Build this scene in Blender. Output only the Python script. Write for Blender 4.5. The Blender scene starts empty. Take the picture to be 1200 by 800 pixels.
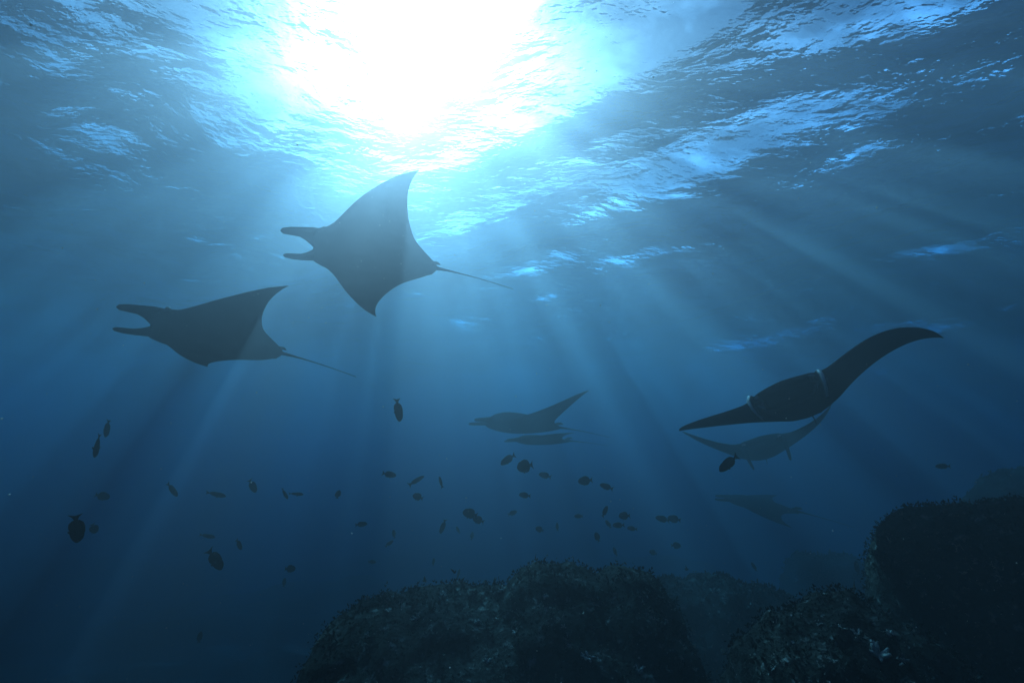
import bpy, bmesh, math, random
import numpy as np
from mathutils import Vector, Matrix, Euler

R = math.radians
random.seed(7)
rng = np.random.default_rng(11)
scene = bpy.context.scene
col = scene.collection

# ------------------------------------------------------------------ camera
PITCH = R(18.0)
FPX = 571.0                       # focal length in pixels of the 1200 px wide photograph
cam_data = bpy.data.cameras.new('camera')
cam_data.sensor_width = 36.0
cam_data.lens = 36.0 * FPX / 1200.0
cam_data.clip_start = 0.05
cam_data.clip_end = 2000.0
cam = bpy.data.objects.new('camera', cam_data)
cam.rotation_euler = (R(90) + PITCH, 0, 0)
col.objects.link(cam)
scene.camera = cam


def ray(px, py):
    """direction of a photograph pixel in the world"""
    x, u = (px - 600) / FPX, -(py - 400) / FPX
    return Vector((x, math.cos(PITCH) - u * math.sin(PITCH), math.sin(PITCH) + u * math.cos(PITCH)))


def at(px, py, dist):
    return ray(px, py).normalized() * dist


def at_y(px, py, y):
    d = ray(px, py)
    return d * (y / d.y)


# ------------------------------------------------------------------ sky and sun
SUN = ray(492, 40).normalized()
SUN_EL = math.asin(SUN.z)
SUN_AZ = math.atan2(SUN.x, SUN.y)
world = bpy.data.worlds.new('World')
scene.world = world
world.use_nodes = True
nt = world.node_tree
nt.nodes.clear()
w_out = nt.nodes.new('ShaderNodeOutputWorld')
w_bg = nt.nodes.new('ShaderNodeBackground')
w_sky = nt.nodes.new('ShaderNodeTexSky')
w_sky.sky_type = 'NISHITA'
w_sky.sun_disc = False
w_sky.sun_elevation = SUN_EL
w_sky.sun_rotation = SUN_AZ
w_bg.inputs['Strength'].default_value = 0.11
nt.links.new(w_sky.outputs[0], w_bg.inputs['Color'])
nt.links.new(w_bg.outputs[0], w_out.inputs['Surface'])

sun_data = bpy.data.lights.new('sun', 'SUN')
sun_data.energy = 5.0
sun_data.angle = R(0.5)
sun_data.color = (1.0, 0.87, 0.75)
sun = bpy.data.objects.new('sun', sun_data)
sun.rotation_euler = (-SUN).to_track_quat('-Z', 'Y').to_euler()
sun.location = SUN * 40
col.objects.link(sun)

scene.view_settings.view_transform = 'Standard'
scene.view_settings.look = 'None'
scene.view_settings.gamma = 1.0
scene.view_settings.exposure = 2.85
scene.view_settings.use_curve_mapping = False
cy = scene.cycles
cy.max_bounces = 6
cy.volume_bounces = 0
cy.diffuse_bounces = 2
cy.glossy_bounces = 2
cy.transparent_max_bounces = 12
cy.use_denoising = True

# ------------------------------------------------------------------ helpers


def tag(o, label=None, cat=None, group=None, kind=None):
    if label: o['label'] = label
    if cat: o['category'] = cat
    if group: o['group'] = group
    if kind: o['kind'] = kind
    return o


def mesh_obj(name, verts, faces, mat, parent=None, smooth=True):
    me = bpy.data.meshes.new(name)
    me.from_pydata([tuple(v) for v in verts], [], [tuple(f) for f in faces])
    if smooth:
        me.polygons.foreach_set('use_smooth', [True] * len(me.polygons))
    if mat: me.materials.append(mat)
    me.update()
    o = bpy.data.objects.new(name, me)
    col.objects.link(o)
    if parent is not None: o.parent = parent
    return o


def grid_faces(n, m, off=0, wrap_m=False):
    f = []
    for i in range(n - 1):
        for j in range(m if wrap_m else m - 1):
            k = (j + 1) % m
            f.append((off + i * m + j, off + i * m + k, off + (i + 1) * m + k, off + (i + 1) * m + j))
    return f


_perm = rng.integers(0, 2 ** 31, size=(64, 64, 64)) / 2.0 ** 31


def vnoise(p):
    """smooth value noise on an (n,3) array, -1..1"""
    i = np.floor(p).astype(int)
    f = p - i
    f = f * f * (3 - 2 * f)
    r = 0
    for dx in (0, 1):
        for dy in (0, 1):
            for dz in (0, 1):
                w = (f[:, 0] if dx else 1 - f[:, 0]) * (f[:, 1] if dy else 1 - f[:, 1]) * (f[:, 2] if dz else 1 - f[:, 2])
                r = r + w * _perm[(i[:, 0] + dx) % 64, (i[:, 1] + dy) % 64, (i[:, 2] + dz) % 64]
    return r * 2 - 1


def fbm(p, octaves=5, gain=0.5, lac=2.03):
    a, s, r = 1.0, 1.0, 0
    for k in range(octaves):
        r = r + a * vnoise(p * s + 17.3 * k)
        a *= gain
        s *= lac
    return r


def spl(xk, yk, x):
    xk, yk, x = np.asarray(xk, float), np.asarray(yk, float), np.asarray(x, float)
    h = np.diff(xk)
    d = np.diff(yk) / h
    m = np.zeros_like(yk)
    m[1:-1] = (h[1:] * d[:-1] + h[:-1] * d[1:]) / (h[1:] + h[:-1])
    m[0], m[-1] = d[0], d[-1]
    i = np.clip(np.searchsorted(xk, x) - 1, 0, len(h) - 1)
    t = (x - xk[i]) / h[i]
    return ((2 * t ** 3 - 3 * t ** 2 + 1) * yk[i] + (t ** 3 - 2 * t ** 2 + t) * h[i] * m[i]
            + (-2 * t ** 3 + 3 * t ** 2) * yk[i + 1] + (t ** 3 - t ** 2) * h[i] * m[i + 1])


# ------------------------------------------------------------------ materials


def new_mat(name):
    m = bpy.data.materials.new(name)
    m.use_nodes = True
    t = m.node_tree
    t.nodes.clear()
    out = t.nodes.new('ShaderNodeOutputMaterial')
    return m, t, out


def node(t, kind, **kw):
    n = t.nodes.new(kind)
    for k, v in kw.items():
        if hasattr(n, k):
            setattr(n, k, v)
        else:
            n.inputs[k].default_value = v
    return n


def ramp(t, src, stops):
    r = t.nodes.new('ShaderNodeValToRGB')
    e = r.color_ramp.elements
    while len(e) < len(stops): e.new(0.5)
    for el, (p, c) in zip(e, stops):
        el.position = p
        el.color = (*c, 1) if not isinstance(c, float) else (c, c, c, 1)
    t.links.new(src, r.inputs['Fac'])
    return r.outputs['Color']


LIGHT_PATCH_SEED = 280.3


def mat_water():
    m, t, out = new_mat('water_surface')
    L = t.links.new
    geo = node(t, 'ShaderNodeNewGeometry')
    mp = node(t, 'ShaderNodeMapping')
    mp.inputs['Rotation'].default_value = (0, 0, R(-32))
    mp.inputs['Scale'].default_value = (1.0, 1.9, 1.0)
    L(geo.outputs['Position'], mp.inputs['Vector'])
    # ripple height field: two scales of wind ripples
    n1 = node(t, 'ShaderNodeTexNoise', Scale=0.40, Detail=5.0, Roughness=0.55, Distortion=0.25)
    n2 = node(t, 'ShaderNodeTexNoise', Scale=2.6, Detail=3.0, Roughness=0.55, Distortion=0.2)
    for n in (n1, n2): L(mp.outputs[0], n.inputs['Vector'])
    add = node(t, 'ShaderNodeMath', operation='MULTIPLY_ADD')
    L(n2.outputs[0], add.inputs[0]); add.inputs[1].default_value = 0.13
    L(n1.outputs[0], add.inputs[2])
    bump = node(t, 'ShaderNodeBump', Strength=1.0, Distance=0.24)
    L(add.outputs[0], bump.inputs['Height'])
    fr = node(t, 'ShaderNodeFresnel', IOR=1.333)
    L(bump.outputs[0], fr.inputs['Normal'])
    # caustic light threads painted into the transmission colour by a noise of its own
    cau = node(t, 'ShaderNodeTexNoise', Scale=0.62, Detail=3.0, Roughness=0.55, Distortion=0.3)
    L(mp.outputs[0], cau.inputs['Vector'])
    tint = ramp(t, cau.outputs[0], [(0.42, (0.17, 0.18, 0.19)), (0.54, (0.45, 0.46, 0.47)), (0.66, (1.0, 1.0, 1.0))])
    # broad light and dark patches painted into the transmission colour, placed by seed
    light_patch = node(t, 'ShaderNodeTexNoise', noise_dimensions='4D')
    light_patch.inputs['Scale'].default_value = 0.085
    light_patch.inputs['Detail'].default_value = 1.0
    light_patch.inputs['W'].default_value = LIGHT_PATCH_SEED
    L(geo.outputs['Position'], light_patch.inputs['Vector'])
    broad = ramp(t, light_patch.outputs[0], [(0.38, (0.30, 0.31, 0.32)), (0.60, (1.0, 1.0, 1.0))])
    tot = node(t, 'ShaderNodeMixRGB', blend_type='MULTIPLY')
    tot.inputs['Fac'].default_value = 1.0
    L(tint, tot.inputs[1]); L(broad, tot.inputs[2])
    tr = node(t, 'ShaderNodeBsdfTransparent')
    L(tot.outputs[0], tr.inputs['Color'])
    gl = node(t, 'ShaderNodeBsdfGlossy', Roughness=0.08)
    gl.inputs['Color'].default_value = (0.92, 0.96, 1.0, 1)
    L(bump.outputs[0], gl.inputs['Normal'])
    # added sun glow: normals pinned to the sun direction, jittered by the ripple bump
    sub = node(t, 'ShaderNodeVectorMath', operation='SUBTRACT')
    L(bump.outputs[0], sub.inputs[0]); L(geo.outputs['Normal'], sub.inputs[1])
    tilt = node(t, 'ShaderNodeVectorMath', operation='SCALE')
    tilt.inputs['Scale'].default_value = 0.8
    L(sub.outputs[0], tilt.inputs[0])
    sun_aim = node(t, 'ShaderNodeVectorMath', operation='ADD')
    sun_aim.inputs[1].default_value = tuple(-SUN)
    L(tilt.outputs[0], sun_aim.inputs[0])
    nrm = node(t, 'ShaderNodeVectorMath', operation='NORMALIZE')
    L(sun_aim.outputs[0], nrm.inputs[0])
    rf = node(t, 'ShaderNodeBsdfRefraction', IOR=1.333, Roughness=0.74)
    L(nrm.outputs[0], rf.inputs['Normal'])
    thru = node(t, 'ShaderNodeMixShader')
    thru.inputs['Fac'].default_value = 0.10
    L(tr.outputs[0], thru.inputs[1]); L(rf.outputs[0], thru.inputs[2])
    mix = node(t, 'ShaderNodeMixShader')
    L(fr.outputs[0], mix.inputs['Fac'])
    L(thru.outputs[0], mix.inputs[1]); L(gl.outputs[0], mix.inputs[2])
    L(mix.outputs[0], out.inputs['Surface'])
    return m


def mat_haze():
    m, t, out = new_mat('sea_water_volume')
    add = node(t, 'ShaderNodeAddShader')
    # per metre: scattering and absorption of clear coastal sea water (red dies first)
    sig_s = (0.054, 0.0485, 0.0585)
    sig_a = (0.146, 0.0515, 0.0115)
    d = 0.30
    C = [s / d for s in sig_s]
    A = [(1 - a / (d * (1 - c))) ** 2 for a, c in zip(sig_a, C)]
    for k, (part, g) in enumerate(((0.86, 0.775), (0.14, 0.94))):
        v = t.nodes.new('ShaderNodeVolumePrincipled')
        v.inputs['Density Attribute'].default_value = ''
        v.inputs['Density'].default_value = d * part
        v.inputs['Anisotropy'].default_value = g
        v.inputs['Color'].default_value = (*C, 1)
        v.inputs['Absorption Color'].default_value = (*A, 1)
        t.links.new(v.outputs[0], add.inputs[k])
    t.links.new(add.outputs[0], out.inputs['Volume'])
    m.cycles.homogeneous_volume = True
    return m


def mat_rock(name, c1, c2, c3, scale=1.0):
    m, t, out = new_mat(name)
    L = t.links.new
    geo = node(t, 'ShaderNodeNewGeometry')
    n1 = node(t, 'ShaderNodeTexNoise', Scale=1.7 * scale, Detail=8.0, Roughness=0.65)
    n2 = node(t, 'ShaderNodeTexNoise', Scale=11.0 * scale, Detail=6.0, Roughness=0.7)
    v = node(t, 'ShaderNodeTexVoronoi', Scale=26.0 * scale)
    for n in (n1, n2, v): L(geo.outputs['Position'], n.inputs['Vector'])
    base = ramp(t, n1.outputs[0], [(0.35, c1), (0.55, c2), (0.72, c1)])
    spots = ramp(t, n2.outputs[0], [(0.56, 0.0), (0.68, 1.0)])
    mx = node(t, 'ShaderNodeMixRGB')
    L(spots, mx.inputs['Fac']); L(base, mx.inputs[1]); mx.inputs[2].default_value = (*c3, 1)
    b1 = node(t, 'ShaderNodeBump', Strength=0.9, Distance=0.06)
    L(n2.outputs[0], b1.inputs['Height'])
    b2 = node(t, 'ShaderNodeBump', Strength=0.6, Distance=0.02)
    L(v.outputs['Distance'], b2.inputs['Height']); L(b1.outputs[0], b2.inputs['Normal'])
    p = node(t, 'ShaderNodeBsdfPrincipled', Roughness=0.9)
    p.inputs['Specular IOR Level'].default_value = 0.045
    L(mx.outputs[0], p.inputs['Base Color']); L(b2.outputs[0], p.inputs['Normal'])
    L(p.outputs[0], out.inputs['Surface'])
    return m


def mat_growth():
    m, t, out = new_mat('algae_turf')
    L = t.links.new
    geo = node(t, 'ShaderNodeNewGeometry')
    n = node(t, 'ShaderNodeTexNoise', Scale=7.0, Detail=5.0, Roughness=0.7)
    L(geo.outputs['Position'], n.inputs['Vector'])
    c = ramp(t, n.outputs[0], [(0.36, (0.010, 0.012, 0.010)), (0.54, (0.022, 0.022, 0.02)), (0.68, (0.32, 0.30, 0.28))])
    d = node(t, 'ShaderNodeBsdfDiffuse', Roughness=0.6)
    tl = node(t, 'ShaderNodeBsdfTranslucent')
    L(c, d.inputs['Color']); L(c, tl.inputs['Color'])
    mix = node(t, 'ShaderNodeMixShader')
    mix.inputs['Fac'].default_value = 0.25
    L(d.outputs[0], mix.inputs[1]); L(tl.outputs[0], mix.inputs[2])
    L(mix.outputs[0], out.inputs['Surface'])
    return m


def mat_manta():
    m, t, out = new_mat('manta_skin')
    L = t.links.new
    a = node(t, 'ShaderNodeAttribute', attribute_name='pale')
    tc = node(t, 'ShaderNodeTexCoord')
    n = node(t, 'ShaderNodeTexNoise', Scale=3.0, Detail=6.0, Roughness=0.6)
    L(tc.outputs['Object'], n.inputs['Vector'])
    dark = ramp(t, n.outputs[0], [(0.35, (0.007, 0.008, 0.009)), (0.7, (0.016, 0.018, 0.02))])
    mx = node(t, 'ShaderNodeMixRGB')
    L(a.outputs['Fac'], mx.inputs['Fac']); L(dark, mx.inputs[1]); mx.inputs[2].default_value = (0.72, 0.72, 0.70, 1)
    n2 = node(t, 'ShaderNodeTexNoise', Scale=60.0, Detail=3.0)
    L(tc.outputs['Object'], n2.inputs['Vector'])
    b = node(t, 'ShaderNodeBump', Strength=0.25, Distance=0.01)
    L(n2.outputs[0], b.inputs['Height'])
    p = node(t, 'ShaderNodeBsdfPrincipled', Roughness=0.85)
    p.inputs['Specular IOR Level'].default_value = 0.0
    L(mx.outputs[0], p.inputs['Base Color']); L(b.outputs[0], p.inputs['Normal'])
    L(p.outputs[0], out.inputs['Surface'])
    return m


def mat_plain(name, c, rough=0.5, noise=0.0):
    m, t, out = new_mat(name)
    p = node(t, 'ShaderNodeBsdfPrincipled', Roughness=rough)
    p.inputs['Specular IOR Level'].default_value = 0.04
    tc = node(t, 'ShaderNodeTexCoord')
    n = node(t, 'ShaderNodeTexNoise', Scale=9.0, Detail=4.0)
    t.links.new(tc.outputs['Object'], n.inputs['Vector'])
    lo = tuple(x * (1 - noise) for x in c)
    hi = tuple(min(1, x * (1 + noise)) for x in c)
    t.links.new(ramp(t, n.outputs[0], [(0.3, lo), (0.7, hi)]), p.inputs['Base Color'])
    t.links.new(p.outputs[0], out.inputs['Surface'])
    return m


def mat_snow():
    m, t, out = new_mat('plankton')
    d = node(t, 'ShaderNodeBsdfDiffuse')
    tl = node(t, 'ShaderNodeBsdfTranslucent')
    for n in (d, tl): n.inputs['Color'].default_value = (0.8, 0.8, 0.78, 1)
    mix = node(t, 'ShaderNodeMixShader')
    t.links.new(d.outputs[0], mix.inputs[1]); t.links.new(tl.outputs[0], mix.inputs[2])
    t.links.new(mix.outputs[0], out.inputs['Surface'])
    return m


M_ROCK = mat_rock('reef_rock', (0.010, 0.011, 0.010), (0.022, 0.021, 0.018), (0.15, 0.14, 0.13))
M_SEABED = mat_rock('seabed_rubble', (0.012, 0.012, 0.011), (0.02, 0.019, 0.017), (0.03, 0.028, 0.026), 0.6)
M_GROWTH = mat_growth()
M_MANTA = mat_manta()
M_EYE = mat_plain('eye_black', (0.01, 0.01, 0.012), 0.15)
M_FISH = mat_plain('dark_fish_scales', (0.010, 0.011, 0.013), 0.8, 0.4)
M_FIN = mat_plain('dark_fish_fin', (0.018, 0.02, 0.024), 0.6, 0.3)
M_SNOW = mat_snow()

# ------------------------------------------------------------------ sea surface
SURF_Z = 7.4


def wave_height(x, y):
    z = 0 * x
    wr = np.random.default_rng(3)
    for k in range(26):
        lam = 1.6 * 1.16 ** k * (0.9 + 0.2 * wr.random())
        if lam > 26: break
        a = R(58) + wr.normal() * 0.55
        amp = 0.0085 * lam
        ph = wr.random() * 6.28
        th = 2 * math.pi / lam * (x * math.cos(a) + y * math.sin(a)) + ph + 0.8 * np.sin(0.11 * x + k) + 0.8 * np.sin(0.13 * y - k)
        s = np.sin(th)
        z = z + amp * (s + 0.3 * np.cos(2 * th))
    return z


def axis(lo_fine, hi_fine, step, lo, hi):
    a = list(np.arange(lo_fine, hi_fine, step))
    s, v = step, hi_fine
    while v < hi:
        a.append(v); s *= 1.12; v += s
    a.append(hi)
    s, v = step, lo_fine - step
    pre = []
    while v > lo:
        pre.append(v); s *= 1.12; v -= s
    pre.append(lo)
    return np.array(pre[::-1] + a)


gx = axis(-22, 26, 0.16, -420, 420)
gy = axis(-6, 30, 0.16, -420, 420)
X, Y = np.meshgrid(gx, gy, indexing='ij')
fade = np.exp(-(np.hypot(X, Y - 10) / 90.0) ** 2)
Zs = SURF_Z + wave_height(X, Y) * fade
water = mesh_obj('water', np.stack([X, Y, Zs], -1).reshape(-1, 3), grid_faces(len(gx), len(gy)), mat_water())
# face normals upward (out of the water)
if water.data.polygons[0].normal.z < 0: water.data.flip_normals()
tag(water, 'rippled sea surface seen from below with bright sunlit patches', 'sea surface', kind='structure')
Z_TOP = float(Zs.max()) + 0.25

# ------------------------------------------------------------------ seabed
FLOOR = -4.8
sx = axis(-16, 18, 0.28, -420, 420)
sy = axis(-4, 24, 0.28, -420, 420)
X, Y = np.meshgrid(sx, sy, indexing='ij')
P3 = np.stack([X, Y, 0 * X], -1).reshape(-1, 3)
Zb = FLOOR + 0.9 * fbm(P3 * 0.11, 3).reshape(X.shape) + 0.28 * fbm(P3 * 0.6, 5).reshape(X.shape)
seabed = mesh_obj('seabed', np.stack([X, Y, Zb], -1).reshape(-1, 3), grid_faces(len(sx), len(sy)), M_SEABED)
if seabed.data.polygons[0].normal.z < 0: seabed.data.flip_normals()
tag(seabed, 'dark rubble sea floor sinking away into deep blue', 'seabed', kind='structure')

# ------------------------------------------------------------------ reef rocks


def add_growth(rock, verts, normals, n, size, zmin, seed):
    """short algae and coral tufts standing on the rock, one joined part"""
    r = np.random.default_rng(seed)
    up = np.where((normals[:, 2] > -0.05) & (verts[:, 2] > zmin))[0]
    if len(up) == 0: return
    pick = r.choice(up, n)
    clump = fbm(verts[pick] * 1.3, 3)
    keep = clump > r.uniform(-1.1, 0.5, n)
    pick = pick[keep]
    V, Fc = [], []
    for i in pick:
        p, nn = verts[i] + r.normal(0, 0.02, 3), normals[i]
        s = size * r.uniform(0.35, 1.0) * (1.0 + 0.9 * (r.random() < 0.06))
        k = r.integers(3, 6)
        for _ in range(k):
            d = nn * r.uniform(0.7, 1.2) + r.normal(0, 0.55, 3)
            d = d / np.linalg.norm(d)
            q = np.cross(d, r.normal(0, 1, 3))
            q = q / (np.linalg.norm(q) + 1e-9)
            L, w = s * r.uniform(0.6, 1.2), s * r.uniform(0.14, 0.34)
            bend = r.normal(0, 0.25, 3) * L
            o = len(V)
            V += [p - q * w * 0.5, p + q * w * 0.5, p + d * L * 0.55 + q * w + bend * 0.4, p + d * L * 0.55 - q * w + bend * 0.4, p + d * L + bend]
            Fc += [(o, o + 1, o + 2, o + 3), (o + 3, o + 2, o + 4)]
    g = mesh_obj('algae_turf', V, Fc, M_GROWTH, rock)
    g['kind'] = 'stuff'
    return g


def vert_normals(me):
    a = np.empty(len(me.vertices) * 3)
    me.vertices.foreach_get('normal', a) if False else me.vertex_normals.foreach_get('vector', a)
    return a.reshape(-1, 3)


def mound(label, profile, y0, front, back, base, seed, tufts, tuft_size, rough=0.16, step=0.05, name='reef_rock', px_pad=0.9):
    """a reef boulder whose crest follows a profile (photograph pixels at depth y0)"""
    pts = [at_y(px, py, y0) for px, py in profile]
    xs = np.array([p.x for p in pts]); zs = np.array([p.z for p in pts])
    x = np.arange(xs[0] - px_pad, xs[-1] + px_pad, step)
    crest = np.interp(x, xs, zs)
    out = np.maximum(np.maximum(xs[0] - x, x - xs[-1]), 0)
    crest = crest - (out / px_pad) ** 0.6 * (crest - base)
    y = np.concatenate([np.arange(y0 - front, y0, step), np.arange(y0, y0 + back + step, step * 1.6)])
    XX, YY = np.meshgrid(x, y, indexing='ij')
    s = np.where(YY < y0, (y0 - YY) / front, (YY - y0) / back)
    fall = np.clip(1 - s ** 1.9, 0, 1) ** 0.75
    ZZ = base + (crest[:, None] - base) * fall
    Pn = np.stack([XX, YY, ZZ], -1).reshape(-1, 3)
    Pn = Pn + np.array([seed * 3.1, seed * 1.7, 0])
    env = (0.35 + 0.65 * np.clip((1 - fall) * 3, 0, 1)).reshape(-1)
    disp = rough * env * fbm(Pn * 1.05, 3) + rough * 0.55 * fbm(Pn * 2.9 + 5, 5, 0.58)
    V = np.stack([XX, YY, ZZ], -1).reshape(-1, 3)
    V[:, 2] += disp
    V[:, 0] += 0.8 * rough * fbm(Pn * 1.6 + 31, 4)
    V[:, 1] += 0.8 * rough * fbm(Pn * 1.6 + 57, 4)
    V[:, 2] = np.where(fall.reshape(-1) <= 0, base, V[:, 2])
    c = Vector((float(xs.mean()), y0, base))
    o = mesh_obj(name, V - np.array(c), grid_faces(len(x), len(y)), M_ROCK)
    if sum(p.normal.z for p in o.data.polygons) < 0: o.data.flip_normals()
    o.location = c
    tag(o, label, 'rock', 'boulders of the reef')
    if tufts:
        add_growth(o, V - np.array(c), vert_normals(o.data), tufts, tuft_size, -2.6 - base, seed)
    return o


def boulder(label, centre, radii, seed, tufts, tuft_size, power=3.0, rough=0.2, sub=6, name='reef_rock', zmin=-2.6, tilt=(0, 0, 0)):
    bm = bmesh.new()
    bmesh.ops.create_icosphere(bm, subdivisions=sub, radius=1)
    V = np.array([v.co[:] for v in bm.verts])
    F = [tuple(v.index for v in f.verts) for f in bm.faces]
    bm.free()
    k = (np.abs(V) ** power).sum(1) ** (-1 / power)
    V = V * k[:, None] * np.array(radii)
    Rm = np.array(Euler([R(a) for a in tilt]).to_matrix())
    V = V @ Rm.T
    N = V / np.linalg.norm(V, axis=1)[:, None]
    Pn = V + seed * 7.7
    V = V + N * (rough * fbm(Pn * 0.8, 3) + rough * 0.5 * fbm(Pn * 2.6, 5, 0.58))[:, None]
    o = mesh_obj(name, V, F, M_ROCK)
    o.location = centre
    tag(o, label, 'rock', 'boulders of the reef')
    if tufts:
        add_growth(o, V, vert_normals(o.data), tufts, tuft_size, zmin - centre[2], seed)
    return o


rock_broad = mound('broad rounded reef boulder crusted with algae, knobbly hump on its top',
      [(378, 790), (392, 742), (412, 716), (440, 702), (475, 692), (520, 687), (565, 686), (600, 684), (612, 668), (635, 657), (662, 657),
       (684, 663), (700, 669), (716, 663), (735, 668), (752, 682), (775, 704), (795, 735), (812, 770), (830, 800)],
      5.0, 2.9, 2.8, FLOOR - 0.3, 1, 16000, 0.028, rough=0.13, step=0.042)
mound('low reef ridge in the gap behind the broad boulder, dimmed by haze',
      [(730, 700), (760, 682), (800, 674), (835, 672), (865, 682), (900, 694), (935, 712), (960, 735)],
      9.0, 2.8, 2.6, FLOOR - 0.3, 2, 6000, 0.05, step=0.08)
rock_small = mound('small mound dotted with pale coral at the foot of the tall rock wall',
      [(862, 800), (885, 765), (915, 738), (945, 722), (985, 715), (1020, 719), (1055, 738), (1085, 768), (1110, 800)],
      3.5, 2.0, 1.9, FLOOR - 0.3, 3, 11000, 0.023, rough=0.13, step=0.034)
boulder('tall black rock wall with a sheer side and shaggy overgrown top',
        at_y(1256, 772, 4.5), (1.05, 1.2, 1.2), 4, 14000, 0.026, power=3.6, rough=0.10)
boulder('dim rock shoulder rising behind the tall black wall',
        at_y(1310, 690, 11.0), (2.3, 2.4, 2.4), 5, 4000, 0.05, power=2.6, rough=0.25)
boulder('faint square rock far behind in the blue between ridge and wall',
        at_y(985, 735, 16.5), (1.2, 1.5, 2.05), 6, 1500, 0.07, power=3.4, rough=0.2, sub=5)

# pale coral colonies growing on the boulders, each a part of its rock
M_CORAL = mat_plain('pale_coral', (0.24, 0.23, 0.21), 0.85, 0.35)


def coral_mesh(seed):
    """a knobbly colony: short blunt branches fanning from one foot"""
    r = np.random.default_rng(seed)
    V, F = [], []
    for k in range(11):
        d = r.normal(0, 0.55, 3); d[2] = abs(d[2]) * 0.4 + 0.55
        d = d / np.linalg.norm(d)
        L = r.uniform(0.55, 1.0)
        pth = [d * L * f + r.normal(0, 0.04, 3) * f for f in (0.0, 0.4, 0.75, 0.95, 1.0)]
        w = np.array([0.15, 0.13, 0.12, 0.08, 0.02]) * r.uniform(0.8, 1.2)
        v, f = tube(pth, w, w, 6, (0.3, 1, 0.2))
        o = len(V); V += list(v); F += [tuple(i + o for i in q) for q in f]
    me = bpy.data.meshes.new('coral')
    me.from_pydata([tuple(v) for v in V], [], F)
    me.polygons.foreach_set('use_smooth', [True] * len(me.polygons))
    me.materials.append(M_CORAL)
    return me


def tube(path, widths, heights, nseg=12, right=None):
    """tapered elliptic tube along a path; returns verts, faces (closed ends)"""
    path = np.array(path, float)
    n = len(path)
    V, F = [], []
    for i in range(n):
        d = path[min(i + 1, n - 1)] - path[max(i - 1, 0)]
        d = d / np.linalg.norm(d)
        u = np.array([0, 1, 0.]) if right is None else np.array(right, float)
        u = u - d * (u @ d); u = u / np.linalg.norm(u)
        w = np.cross(d, u)
        for k in range(nseg):
            a = 2 * math.pi * k / nseg
            V.append(path[i] + u * math.cos(a) * widths[i] + w * math.sin(a) * heights[i])
    F = grid_faces(n, nseg, 0, True)
    F.append(tuple(range(nseg))[::-1]); F.append(tuple((n - 1) * nseg + k for k in range(nseg)))
    return V, F


CORALS = [coral_mesh(40 + k) for k in range(5)]
bpy.context.view_layer.update()
crnd = random.Random(9)


def put_corals(rock, spots):
    """set colonies where the sight line of each photograph spot meets the rock"""
    inv = rock.matrix_world.inverted()
    for px, py, size in spots:
        hit, loc, nrm, _i = rock.ray_cast(inv @ Vector((0, 0, 0)), (inv.to_3x3() @ ray(px, py)).normalized())
        if not hit: continue
        c = bpy.data.objects.new('coral', crnd.choice(CORALS))
        col.objects.link(c)
        c.parent = rock
        c.location = loc - nrm * 0.01
        n2 = (nrm + Vector((0, 0, 0.6))).normalized()
        c.rotation_euler = (n2.to_track_quat('Z', 'Y').to_matrix() @ Matrix.Rotation(crnd.uniform(0, 6.28), 3, 'Z')).to_euler()
        c.scale = (size * crnd.uniform(.8, 1.2), size * crnd.uniform(.8, 1.2), size * crnd.uniform(.5, .9))


put_corals(rock_broad, [(590, 692, .07), (604, 740, .05), (488, 724, .06), (748, 787, .08), (520, 698, .06), (640, 700, .05), (455, 715, .05),
                        (660, 735, .05), (560, 730, .06), (700, 700, .05), (570, 775, .07), (690, 770, .06), (430, 745, .05), (620, 668, .05)])
put_corals(rock_small, [(1030, 768, .10), (985, 735, .05), (1004, 742, .05), (960, 730, .04), (1045, 745, .05), (930, 752, .04), (978, 775, .05), (1060, 775, .05), (905, 780, .04)])

# ------------------------------------------------------------------ manta rays
ETA = [0, .06, .12, .17, .21, .27, .35, .45, .57, .70, .82, .91, .97, 1.0]
XLE = [.385, .385, .385, .39, .375, .315, .26, .205, .135, .04, -.08, -.20, -.31, -.40]
XTE = [-.50, -.485, -.44, -.40, -.365, -.32, -.28, -.255, -.245, -.255, -.285, -.33, -.375, -.405]


def wing_bend(eta, side, p):
    a, b, c, tw, sw = p
    e = np.linspace(0, 1, 201)
    s = np.clip((e - .18) / .82, 0, 1)
    phi = a * np.clip((e - .08) / .2, 0, 1) + b * s + c * s ** 3
    dy, dz = np.cos(phi), np.sin(phi)
    y = np.concatenate([[0], np.cumsum((dy[1:] + dy[:-1]) / 2 * np.diff(e))])
    z = np.concatenate([[0], np.cumsum((dz[1:] + dz[:-1]) / 2 * np.diff(e))])
    ss = np.clip((eta - .18) / .82, 0, 1)
    return side * np.interp(eta, e, y), np.interp(eta, e, z), tw * ss, sw * ss ** 2


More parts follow.
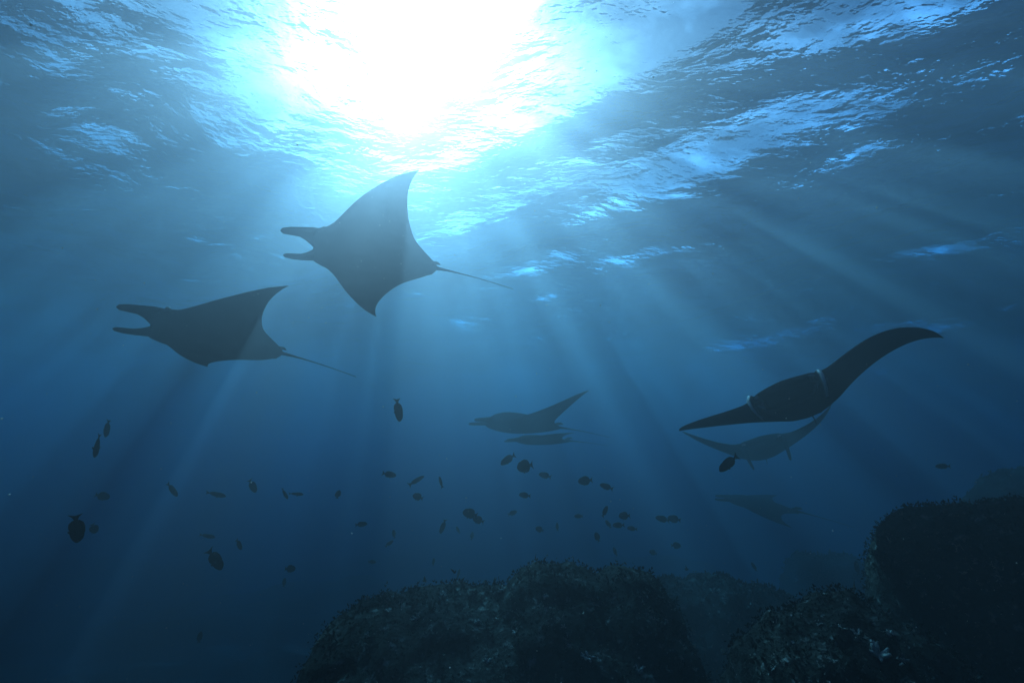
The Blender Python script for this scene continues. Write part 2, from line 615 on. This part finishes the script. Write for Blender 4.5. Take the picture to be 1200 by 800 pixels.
def manta(label, px, py, dist, yaw, pitch, roll, wl, wr, span=4.2, mouth=(.012, .012), lobe='forward', tail=.62, pale=None, tail_droop=0.02, thick=1.0):
    S = span / 2
    dist = dist * span / 4.2          # poses were measured for a 4.2 m span
    n_eta, nc, nm = 52, 18, 7
    ee = np.linspace(0, 1, n_eta) ** 1.1
    etas = np.concatenate([-ee[:0:-1], ee])
    t = (1 - np.cos(np.linspace(0, math.pi, nc))) / 2
    V, PALE = [], []
    for e in etas:
        ae, side = abs(e), (1 if e >= 0 else -1)
        p = wl if side > 0 else wr
        le, te = float(spl(ETA, XLE, ae)), float(spl(ETA, XTE, ae))
        te = min(te, le - 0.004)
        th = float(np.interp(ae, [0, .1, .2, .3, .45, .7, .9, 1], [.10, .092, .07, .045, .027, .013, .006, .002]))
        th *= thick if ae < .3 else 1 + (thick - 1) * max(0, 1 - (ae - .3) / .3)
        prof = 2.2 * np.sqrt(np.clip(t, 0, 1)) * (1 - t) ** 0.9
        gap = math.sqrt(max(0, 1 - (ae / .195) ** 2)) if ae < .195 else 0
        zu = th * 0.95 * prof + mouth[0] * gap * (1 - t) ** 2
        zl = -th * 0.75 * prof - mouth[1] * gap * (1 - t) ** 1.4
        x = le + (te - le) * t
        xl = x - 0.03 * gap * (mouth[1] > 0.03) * (1 - t)
        dep = (0.02 + 1.6 * (mouth[0] + mouth[1])) * gap
        k = np.linspace(0, math.pi, nm + 2)[1:-1]
        cx = (le - dep * np.sin(k))
        cz = zu[0] + (zl[0] - zu[0]) * (1 - np.cos(k)) / 2
        lx = np.concatenate([x[::-1], cx, xl[1:] if gap == 0 else xl])
        lz = np.concatenate([zu[::-1], cz, zl[1:] if gap == 0 else zl])
        if gap == 0:
            lx = np.concatenate([x[::-1], np.full(nm, le), xl]); lz = np.concatenate([zu[::-1], np.zeros(nm), zl])
        y, zz, tw, dx = wing_bend(ae, side, p)
        xr = lx * math.cos(tw) + lz * math.sin(tw) + dx
        zr = -lx * math.sin(tw) + lz * math.cos(tw) + zz
        V += [(a * S, y * S, b * S) for a, b in zip(xr, zr)]
        for i in range(len(lx)):
            v = 0.0
            if pale and pale(e, i, nc, nm): v = 1.0
            PALE.append(v)
    m = 2 * nc + nm
    F = grid_faces(len(etas), m, 0, True)
    F.append(tuple(range(m))); F.append(tuple((len(etas) - 1) * m + k for k in range(m))[::-1])

    def add(v, f, pv=0.0):
        o = len(V)
        V.extend([tuple(a) for a in v]); PALE.extend([pv] * len(v))
        F.extend([tuple(i + o for i in q) for q in f])
    # whip tail, with the small dorsal fin and pelvic fins at its root
    nt_ = 16
    path = [(-.44 - (tail + .06) * i / (nt_ - 1), 0.010 * math.sin(3 * i / nt_), .012 - tail_droop * (i / (nt_ - 1)) ** 1.5 * 3) for i in range(nt_)]
    w = [.022 * (1 - i / (nt_ - 1)) ** 6 + .0050 * (1 - .5 * i / (nt_ - 1)) for i in range(nt_)]
    v, f = tube(np.array(path) * S, np.array(w) * S, np.array(w) * S * 0.8, 8)
    add(v, f)
    v, f = tube(np.array([(-.40, 0, .03), (-.45, 0, .05), (-.50, 0, .058), (-.525, 0, .05)]) * S, np.array([.008, .008, .005, .002]) * S, np.array([.010, .018, .014, .004]) * S, 8)
    add(v, f)
    for s in (-1, 1):
        v, f = tube(np.array([(-.36, s * .06, 0), (-.42, s * .068, -.002), (-.46, s * .070, -.004), (-.48, s * .068, -.005)]) * S, np.array([.03, .028, .020, .006]) * S, np.array([.010, .008, .005, .002]) * S, 8)
        add(v, f)
        # cephalic fin beside the mouth
        if lobe == 'forward':
            pth = [(.27, .080, .0), (.345, .112, .003), (.41, .146, .0), (.465, .160, -.008), (.525, .160, -.016), (.57, .154, -.022), (.585, .152, -.024)]
            ww = [.115, .100, .066, .042, .033, .024, .006]; hh = [.030, .026, .022, .020, .019, .014, .004]
            rt = (0, 1, 0.2 * s)
        elif lobe == 'down':
            pth = [(.30, .165, .0), (.37, .185, -.02), (.40, .19, -.07), (.40, .187, -.13), (.385, .18, -.19), (.37, .175, -.225), (.365, .174, -.235)]
            ww = [.040, .040, .030, .024, .020, .014, .004]; hh = [.030, .028, .02, .014, .012, .009, .003]
            rt = (1, 0.4 * s, 0)
        else:   # furled along the corner of the open mouth
            pth = [(.30, .18, .03), (.37, .205, .03), (.415, .212, .0), (.425, .208, -.04), (.415, .20, -.08), (.395, .19, -.11), (.385, .186, -.12)]
            ww = [.034, .034, .028, .024, .02, .014, .004]; hh = [.026, .024, .018, .015, .012, .01, .003]
            rt = (1, 0.4 * s, 0)
        v, f = tube(np.array([(a, s * b, c) for a, b, c in pth]) * S, np.array(ww) * S, np.array(hh) * S, 14, rt)
        add(v, f)
        if pale and lobe == 'furled':      # pale leading edge of the furled fin
            n0 = len(PALE) - len(v)
            for q in range(len(v)):
                if 1 <= q // 14 <= 5 and (q % 14) in (0, 1, 13): PALE[n0 + q] = 0.8
    o = mesh_obj('manta_ray', V, F, M_MANTA)
    at_ = o.data.attributes.new('pale', 'FLOAT', 'POINT')
    at_.data.foreach_set('value', PALE)
    bm = bmesh.new(); bm.from_mesh(o.data)
    bmesh.ops.remove_doubles(bm, verts=bm.verts, dist=1e-5)
    bmesh.ops.recalc_face_normals(bm, faces=bm.faces)
    bm.to_mesh(o.data); bm.free()
    o.data.polygons.foreach_set('use_smooth', [True] * len(o.data.polygons))
    o.location = at(px, py, dist)
    o.rotation_euler = (Matrix.Rotation(yaw, 3, 'Z') @ Matrix.Rotation(-pitch, 3, 'Y') @ Matrix.Rotation(roll, 3, 'X')).to_euler()
    for s in (-1, 1):
        bm = bmesh.new()
        bmesh.ops.create_uvsphere(bm, u_segments=12, v_segments=8, radius=0.018 * S)
        me = bpy.data.meshes.new('eye'); bm.to_mesh(me); bm.free()
        me.materials.append(M_EYE)
        me.polygons.foreach_set('use_smooth', [True] * len(me.polygons))
        e = bpy.data.objects.new('eye', me); col.objects.link(e)
        e.parent = o; e.location = (.315 * S, s * .222 * S, .012 * S)
    tag(o, label, 'manta ray', 'manta rays gliding through the water')
    return o


def lip_pale(e, i, nc, nm):
    """pale rim along the corners of the open mouth"""
    a = abs(e)
    rim = nc - 1 <= i <= nc + nm
    return (0.165 < a < 0.2 and rim)


mantas = [
    manta('large manta ray high under the sun, belly shown, both head fins stretched forward',
          432.8918, 301.0446, 7.9178, 3.4930, 0.0354, 0.0972,
          (-0.1121, -0.0160, 0.0865, 0.2037, 0.2142), (0.1373, -0.0527, -0.1156, -0.1410, 0.2475), span=3.3),
    manta('manta ray gliding below and behind the highest manta, upper wing swept back',
          248.7590, 396.0285, 9.0238, 3.8036, 0.0777, 0.2346,
          (-0.2585, 0.0863, 0.1284, 0.2342, 0.1339), (0.3312, -0.0123, -0.1276, 0.0145, 0.3072), span=3.3),
    manta('manta ray coming head-on, mouth wide open with pale rims, wings tilted',
          934.9411, 472.2837, 8.1755, -2.2443, 0.0440, 0.2669,
          (0.5354, -0.2339, -0.1860, -0.2906, -0.0311), (0.2203, 0.0384, 0.1190, 0.0151, -0.0460), mouth=(.045, .085), lobe='furled', pale=lip_pale, tail=.1, span=3.3),
    manta('manta ray with raised wings and dangling head fins, below the open-mouthed one',
          894.8001, 526.9316, 12.6882, -2.0399, 0.1152, 0.2382,
          (0.1852, 0.5272, 0.2709, -0.0407, -0.0121), (0.5374, 0.3640, 0.1615, -0.0368, -0.0130), mouth=(.03, .05), lobe='down', pale=lip_pale, tail=.1, span=4.7),
    manta('hazy manta ray in side view with one wing raised, above the fish school',
          610.4441, 497.4688, 12.0379, 3.4237, 0.0517, 0.0012,
          (-0.0685, 0.3931, 0.4050, 0.1850, -0.0260), (0.1977, 0.2000, 0.0000, 0.0000, 0.0000), thick=1.45, span=5.0),
    manta('ghostly flat manta ray directly beneath the hazy side-view one',
          634, 516, 17.0, R(188), R(1), R(-3), (.05, .05, 0, 0, .1), (.05, .1, 0, 0, .1)),
    manta('barely visible manta ray sinking into the blue beside the tall rock wall',
          890, 591, 17.0, R(158), R(12), R(-9), (.0, -.05, -.1, 0, .1), (.0, .05, .1, 0, .1)),
]

# ------------------------------------------------------------------ reef fish


def fish_mesh(kind):
    """one dark reef fish of length 1: x forward, z up. kind: 'deep' oval, 'round' disc, 'slim' spindle"""
    depth = {'deep': .195, 'round': .25, 'slim': .12}[kind]
    wid = {'deep': .085, 'round': .09, 'slim': .07}[kind]
    xs = np.array([.5, .485, .44, .37, .27, .14, 0, -.12, -.22, -.29, -.335])
    hs = np.array([.08, .24, .50, .75, .93, 1.0, .95, .78, .52, .31, .23])
    ws = np.array([.10, .25, .52, .80, 1.0, .98, .82, .58, .34, .20, .14])
    up = np.array([-.02, -.02, -.01, 0, 0, 0, 0, 0, 0, 0, 0])
    n = 14
    V, F = [], []
    for x, h, w, u in zip(xs, hs, ws, up):
        for k in range(n):
            a = 2 * math.pi * k / n
            V.append((x, math.cos(a) * w * wid, math.sin(a) * h * depth + u))
    F = grid_faces(len(xs), n, 0, True)
    F.append(tuple(range(n))[::-1]); F.append(tuple((len(xs) - 1) * n + k for k in range(n)))

    def fin(pts, th=.008):
        """thin fin plate from an outline in the x-z plane"""
        o = len(V); c = len(pts)
        cx = sum(p[0] for p in pts) / c; cz = sum(p[1] for p in pts) / c
        for (x, z) in pts: V.append((x, 0, z))
        V.append((cx, th, cz)); V.append((cx, -th, cz))
        for k in range(c):
            j = (k + 1) % c
            F.append((o + k, o + j, o + c)); F.append((o + j, o + k, o + c + 1))
    d = depth
    fin([(.24, d * .88), (.12, d * 1.12), (-.05, d * 1.17), (-.20, d * .98), (-.29, d * .48), (-.27, d * .30), (0, d * .85)])       # dorsal
    fin([(.08, -d * .92), (-.03, -d * 1.14), (-.18, -d * .98), (-.28, -d * .48), (-.26, -d * .28), (0, -d * .85)])                  # anal
    fin([(.18, -d * .85), (.13, -d * 1.22), (.05, -d * 1.18), (.10, -d * .80)])                                                    # pelvic
    fin([(-.30, .05), (-.40, .10), (-.50, .205), (-.462, .07), (-.45, 0), (-.462, -.07), (-.50, -.205), (-.40, -.10), (-.30, -.05)])   # tail
    for s in (-1, 1):   # pectoral fins
        o = len(V)
        y = wid * .8 * s
        V.extend([(.20, y, -.02), (.12, y + .075 * s, -.055), (.05, y + .085 * s, -.03), (.09, y + .02 * s, .01)])
        F.append((o, o + 1, o + 2, o + 3)); F.append((o + 3, o + 2, o + 1, o))
    me = bpy.data.meshes.new('reef_fish_' + kind)
    me.from_pydata(V, [], F)
    bm = bmesh.new(); bm.from_mesh(me); bmesh.ops.recalc_face_normals(bm, faces=bm.faces); bm.to_mesh(me); bm.free()
    me.polygons.foreach_set('use_smooth', [True] * len(me.polygons))
    me.materials.append(M_FISH)
    return me


FISH = {k: fish_mesh(k) for k in ('deep', 'round', 'slim')}
bm = bmesh.new()
bmesh.ops.create_uvsphere(bm, u_segments=8, v_segments=6, radius=.016)
EYE_ME = bpy.data.meshes.new('fish_eye'); bm.to_mesh(EYE_ME); bm.free()
EYE_ME.materials.append(M_EYE)

G_L = 'dark reef fish hovering over the reef'
SMALL = 'small dark reef fish hovering in the open water, faint with distance'
MID = 'dark oval reef fish in the loose school above the reef boulders'
# px, py, length in pixels, heading in the picture (deg, 0 = right, 90 = up), turn to or from us (deg), roll (deg), shape, label
fish = [
    (125.6, 501.6, 20, -92, 15, 65, 'deep', 'dark fish diving head down, upper and smaller of a close pair away from the school'),
    (113.8, 521.9, 27, -92, 10, 78, 'deep', 'dark fish diving head down seen edge-on, lower of a close pair away from the school'),
    (120, 581, 15, -12, 25, 0, 'round', MID),
    (89.7, 618.8, 33, -72, 20, 20, 'deep', 'large black fish diving head down with its tail kinked, over dark deep water'),
    (110, 618.8, 12, -60, 40, 0, 'round', SMALL),
    (202, 573.4, 20, -50, 15, 50, 'deep', MID),
    (253, 578.8, 21, -12, 10, 60, 'deep', MID),
    (296, 569, 17, -58, 10, 20, 'deep', MID),
    (333.8, 578, 15, -58, 20, 60, 'deep', 'narrow dark fish pointing down, touching the tail of another fish'),
    (346.9, 578.4, 17, -3, 10, 65, 'deep', 'narrow dark fish level behind one that points down'),
    (242.8, 627.5, 17, -10, 10, 55, 'deep', MID),
    (280, 637.5, 13, -55, 30, 40, 'deep', SMALL),
    (252, 655, 28, -48, 15, 15, 'deep', 'large black fish slanting head down in the dark water away from the boulders'),
    (340, 666, 12, 0, 30, 0, 'round', SMALL),
    (466.7, 480, 27, -80, 12, 4, 'deep', 'black fish diving head down alone under the largest manta, tail bent aside'),
    (456, 555.6, 17, -10, 15, 20, 'deep', MID),
    (487.7, 563, 20, 32, 15, 20, 'slim', 'slender fish slanting upward in the loose school'),
    (516.6, 564.8, 14, 108, 20, 40, 'slim', SMALL),
    (396, 579, 10, 80, 40, 0, 'round', SMALL),
    (489.8, 581.8, 13, 160, 35, 0, 'round', MID),
    (423.3, 614, 14, 8, 15, 25, 'deep', SMALL),
    (461.7, 625.4, 10, 105, 30, 40, 'deep', SMALL),
    (456, 636.5, 11, 40, 20, 40, 'deep', SMALL),
    (519, 616.5, 17, -108, 20, 45, 'deep', 'dark fish diving nearly straight down in the middle of the school'),
    (551, 601.5, 18, 165, 20, 0, 'round', 'black round fish overlapping a paler fish behind its tail'),
    (560.7, 608.9, 14, 160, 20, 0, 'round', 'paler fish half hidden behind the tail of a black round fish'),
    (536.8, 620.7, 9, 120, 20, 40, 'deep', SMALL),
    (553, 627.8, 8, 80, 30, 40, 'deep', SMALL),
    (595.3, 538, 20, 212, 15, 20, 'deep', 'black fish slanting head down beside a disc-shaped one, below the hazy mantas'),
    (615.3, 546, 19, 190, 42, 0, 'round', 'black disc-shaped fish just below the two hazy mantas'),
    (638.8, 556.8, 15, 165, 20, 15, 'deep', MID),
    (686, 563, 17, 185, 20, 0, 'round', MID),
    (710.8, 570, 16, 160, 15, 15, 'deep', MID),
    (615, 580, 14, 172, 20, 10, 'deep', MID),
    (600.5, 600.8, 11, 20, 20, 10, 'deep', SMALL),
    (678, 604.5, 10, 180, 20, 10, 'deep', SMALL),
    (708.8, 599, 14, 62, 20, 40, 'deep', SMALL),
    (731.8, 604, 13, 180, 30, 0, 'round', MID),
    (713, 613.8, 10, 120, 30, 30, 'deep', SMALL),
    (725, 615, 14, 180, 20, 20, 'deep', MID),
    (740.8, 619, 12, 172, 20, 20, 'deep', MID),
    (700, 629, 11, 110, 30, 20, 'round', SMALL),
    (632.5, 620, 10, 160, 30, 0, 'round', SMALL),
    (653, 617, 8, 95, 20, 40, 'deep', SMALL),
    (776.5, 607.8, 16, 165, 15, 10, 'deep', 'dark fish leading another nose to tail, beside the main school'),
    (790, 607.8, 15, 168, 15, 0, 'round', 'dark fish following another nose to tail, beside the main school'),
    (792, 638.8, 11, 0, 30, 0, 'round', SMALL),
    (765.5, 647, 9, 160, 30, 0, 'round', SMALL),
    (720.8, 646, 10, 110, 30, 40, 'deep', SMALL),
    (853.8, 542.5, 28, 219, 12, 25, 'deep', 'large black fish slanting head down close below the manta with raised wings'),
    (1105, 546, 14, 180, 20, 10, 'deep', 'lone dim fish above the tall rock wall'),
    (1004.5, 665, 15, 88, 20, 40, 'deep', 'dim upright fish close to the sheer side of the rock wall'),
    (883.7, 663.7, 10, 110, 30, 40, 'deep', SMALL),
    (436, 658, 9, 0, 30, 20, 'deep', SMALL),
    (508, 658, 8, 90, 30, 40, 'deep', SMALL),
    (537, 673, 12, 80, 20, 45, 'deep', SMALL),
    (333, 682, 9, 90, 30, 30, 'deep', SMALL),
    (234, 746, 12, 95, 20, 30, 'deep', 'dim upright fish deep in the darkness below all the other fish'),
]
frnd = random.Random(5)
for (px, py, ln, head, turn, roll, shape, label) in fish:
    real = 0.27 * frnd.uniform(0.92, 1.08) * (1.05 if shape != 'slim' else 1.0)
    real = real if ln >= 15 else real * 0.82
    dist = real * FPX * math.cos(R(turn)) / ln * ray(px, py).length
    dist = max(3.2, min(15.0, dist))
    o = bpy.data.objects.new('reef_fish', FISH[shape])
    col.objects.link(o)
    o.location = at(px, py, dist)
    view = ray(px, py).normalized()
    right = Vector((1, 0, 0)); right = (right - view * right.dot(view)).normalized()
    upv = right.cross(view).normalized()
    h = R(head)
    fwd = right * math.cos(h) + upv * math.sin(h)
    if abs(math.cos(h)) > 0.25:
        top = upv * abs(math.cos(h)) - right * math.sin(h) * (1 if math.cos(h) > 0 else -1)
    else:
        top = -right * (1 if math.sin(h) > 0 else -1)
    side = top.cross(fwd).normalized()
    B = Matrix((fwd, side, top)).transposed()
    sg = 1 if frnd.random() < 0.5 else -1
    o.rotation_euler = (B @ Matrix.Rotation(R(turn) * sg, 3, 'Z') @ Matrix.Rotation(R(roll) * (1 if frnd.random() < .5 else -1), 3, 'X')).to_euler()
    k = real * frnd.uniform(0.97, 1.03)
    o.scale = (k, k, k * frnd.uniform(0.93, 1.05))
    if label in (MID, SMALL):
        steep = abs(math.sin(R(head)))
        pose = 'swimming level' if steep < 0.35 else ('slanting' if steep < 0.8 else ('nose up' if math.sin(R(head)) > 0 else 'nose down'))
        body = {'deep': 'oval', 'round': 'round', 'slim': 'slender'}[shape] if roll < 35 else 'narrow'
        where = 'in open water clear of the reef' if px < 372 else ('above the broad boulder' if px < 625 else ('by the hump end of the broad boulder' if px < 760 else 'above the low ridge'))
        label = ('small faint ' if label == SMALL else 'dark ') + body + ' fish ' + pose + ' ' + where
    tag(o, label, 'fish', G_L)
    for s in (-1, 1):
        e = bpy.data.objects.new('eye', EYE_ME); col.objects.link(e)
        e.parent = o; e.location = (.37, s * .064, .03)

# ------------------------------------------------------------------ drifting particles
V, F = [], []
r = np.random.default_rng(21)
for _ in range(15000):
    d = 1.0 + 7.5 * r.random() ** 0.8
    c = np.array(ray(r.uniform(-300, 1500), r.uniform(-150, 900))) * d
    s = 0.0008 + 0.0024 * r.random() ** 5
    q = r.normal(0, 1, (3, 3)); q, _q = np.linalg.qr(q)
    o = len(V)
    for k in range(3):
        for sg in (1, -1):
            V.append(c + q[:, k] * sg * s * r.uniform(.6, 1.2))
    F += [(o + a, o + b, o + e) for a in (0, 1) for b in (2, 3) for e in (4, 5)]
snow = mesh_obj('marine_snow', V, F, M_SNOW, smooth=False)
tag(snow, 'fine pale specks of plankton drifting in the water', 'plankton', kind='stuff')

# ------------------------------------------------------------------ the body of water
bm = bmesh.new()
bmesh.ops.create_cube(bm, size=1.0)
me = bpy.data.meshes.new('haze')
z0, z1 = float(Zb.min()) - 1.0, Z_TOP
for v in bm.verts:
    v.co = (v.co.x * 848, v.co.y * 848, z0 + (v.co.z + 0.5) * (z1 - z0))
bm.to_mesh(me); bm.free()
me.materials.append(mat_haze())
haze = bpy.data.objects.new('haze', me)
col.objects.link(haze)
tag(haze, 'hazy blue sea water filling the scene up to the surface', 'haze', kind='stuff')
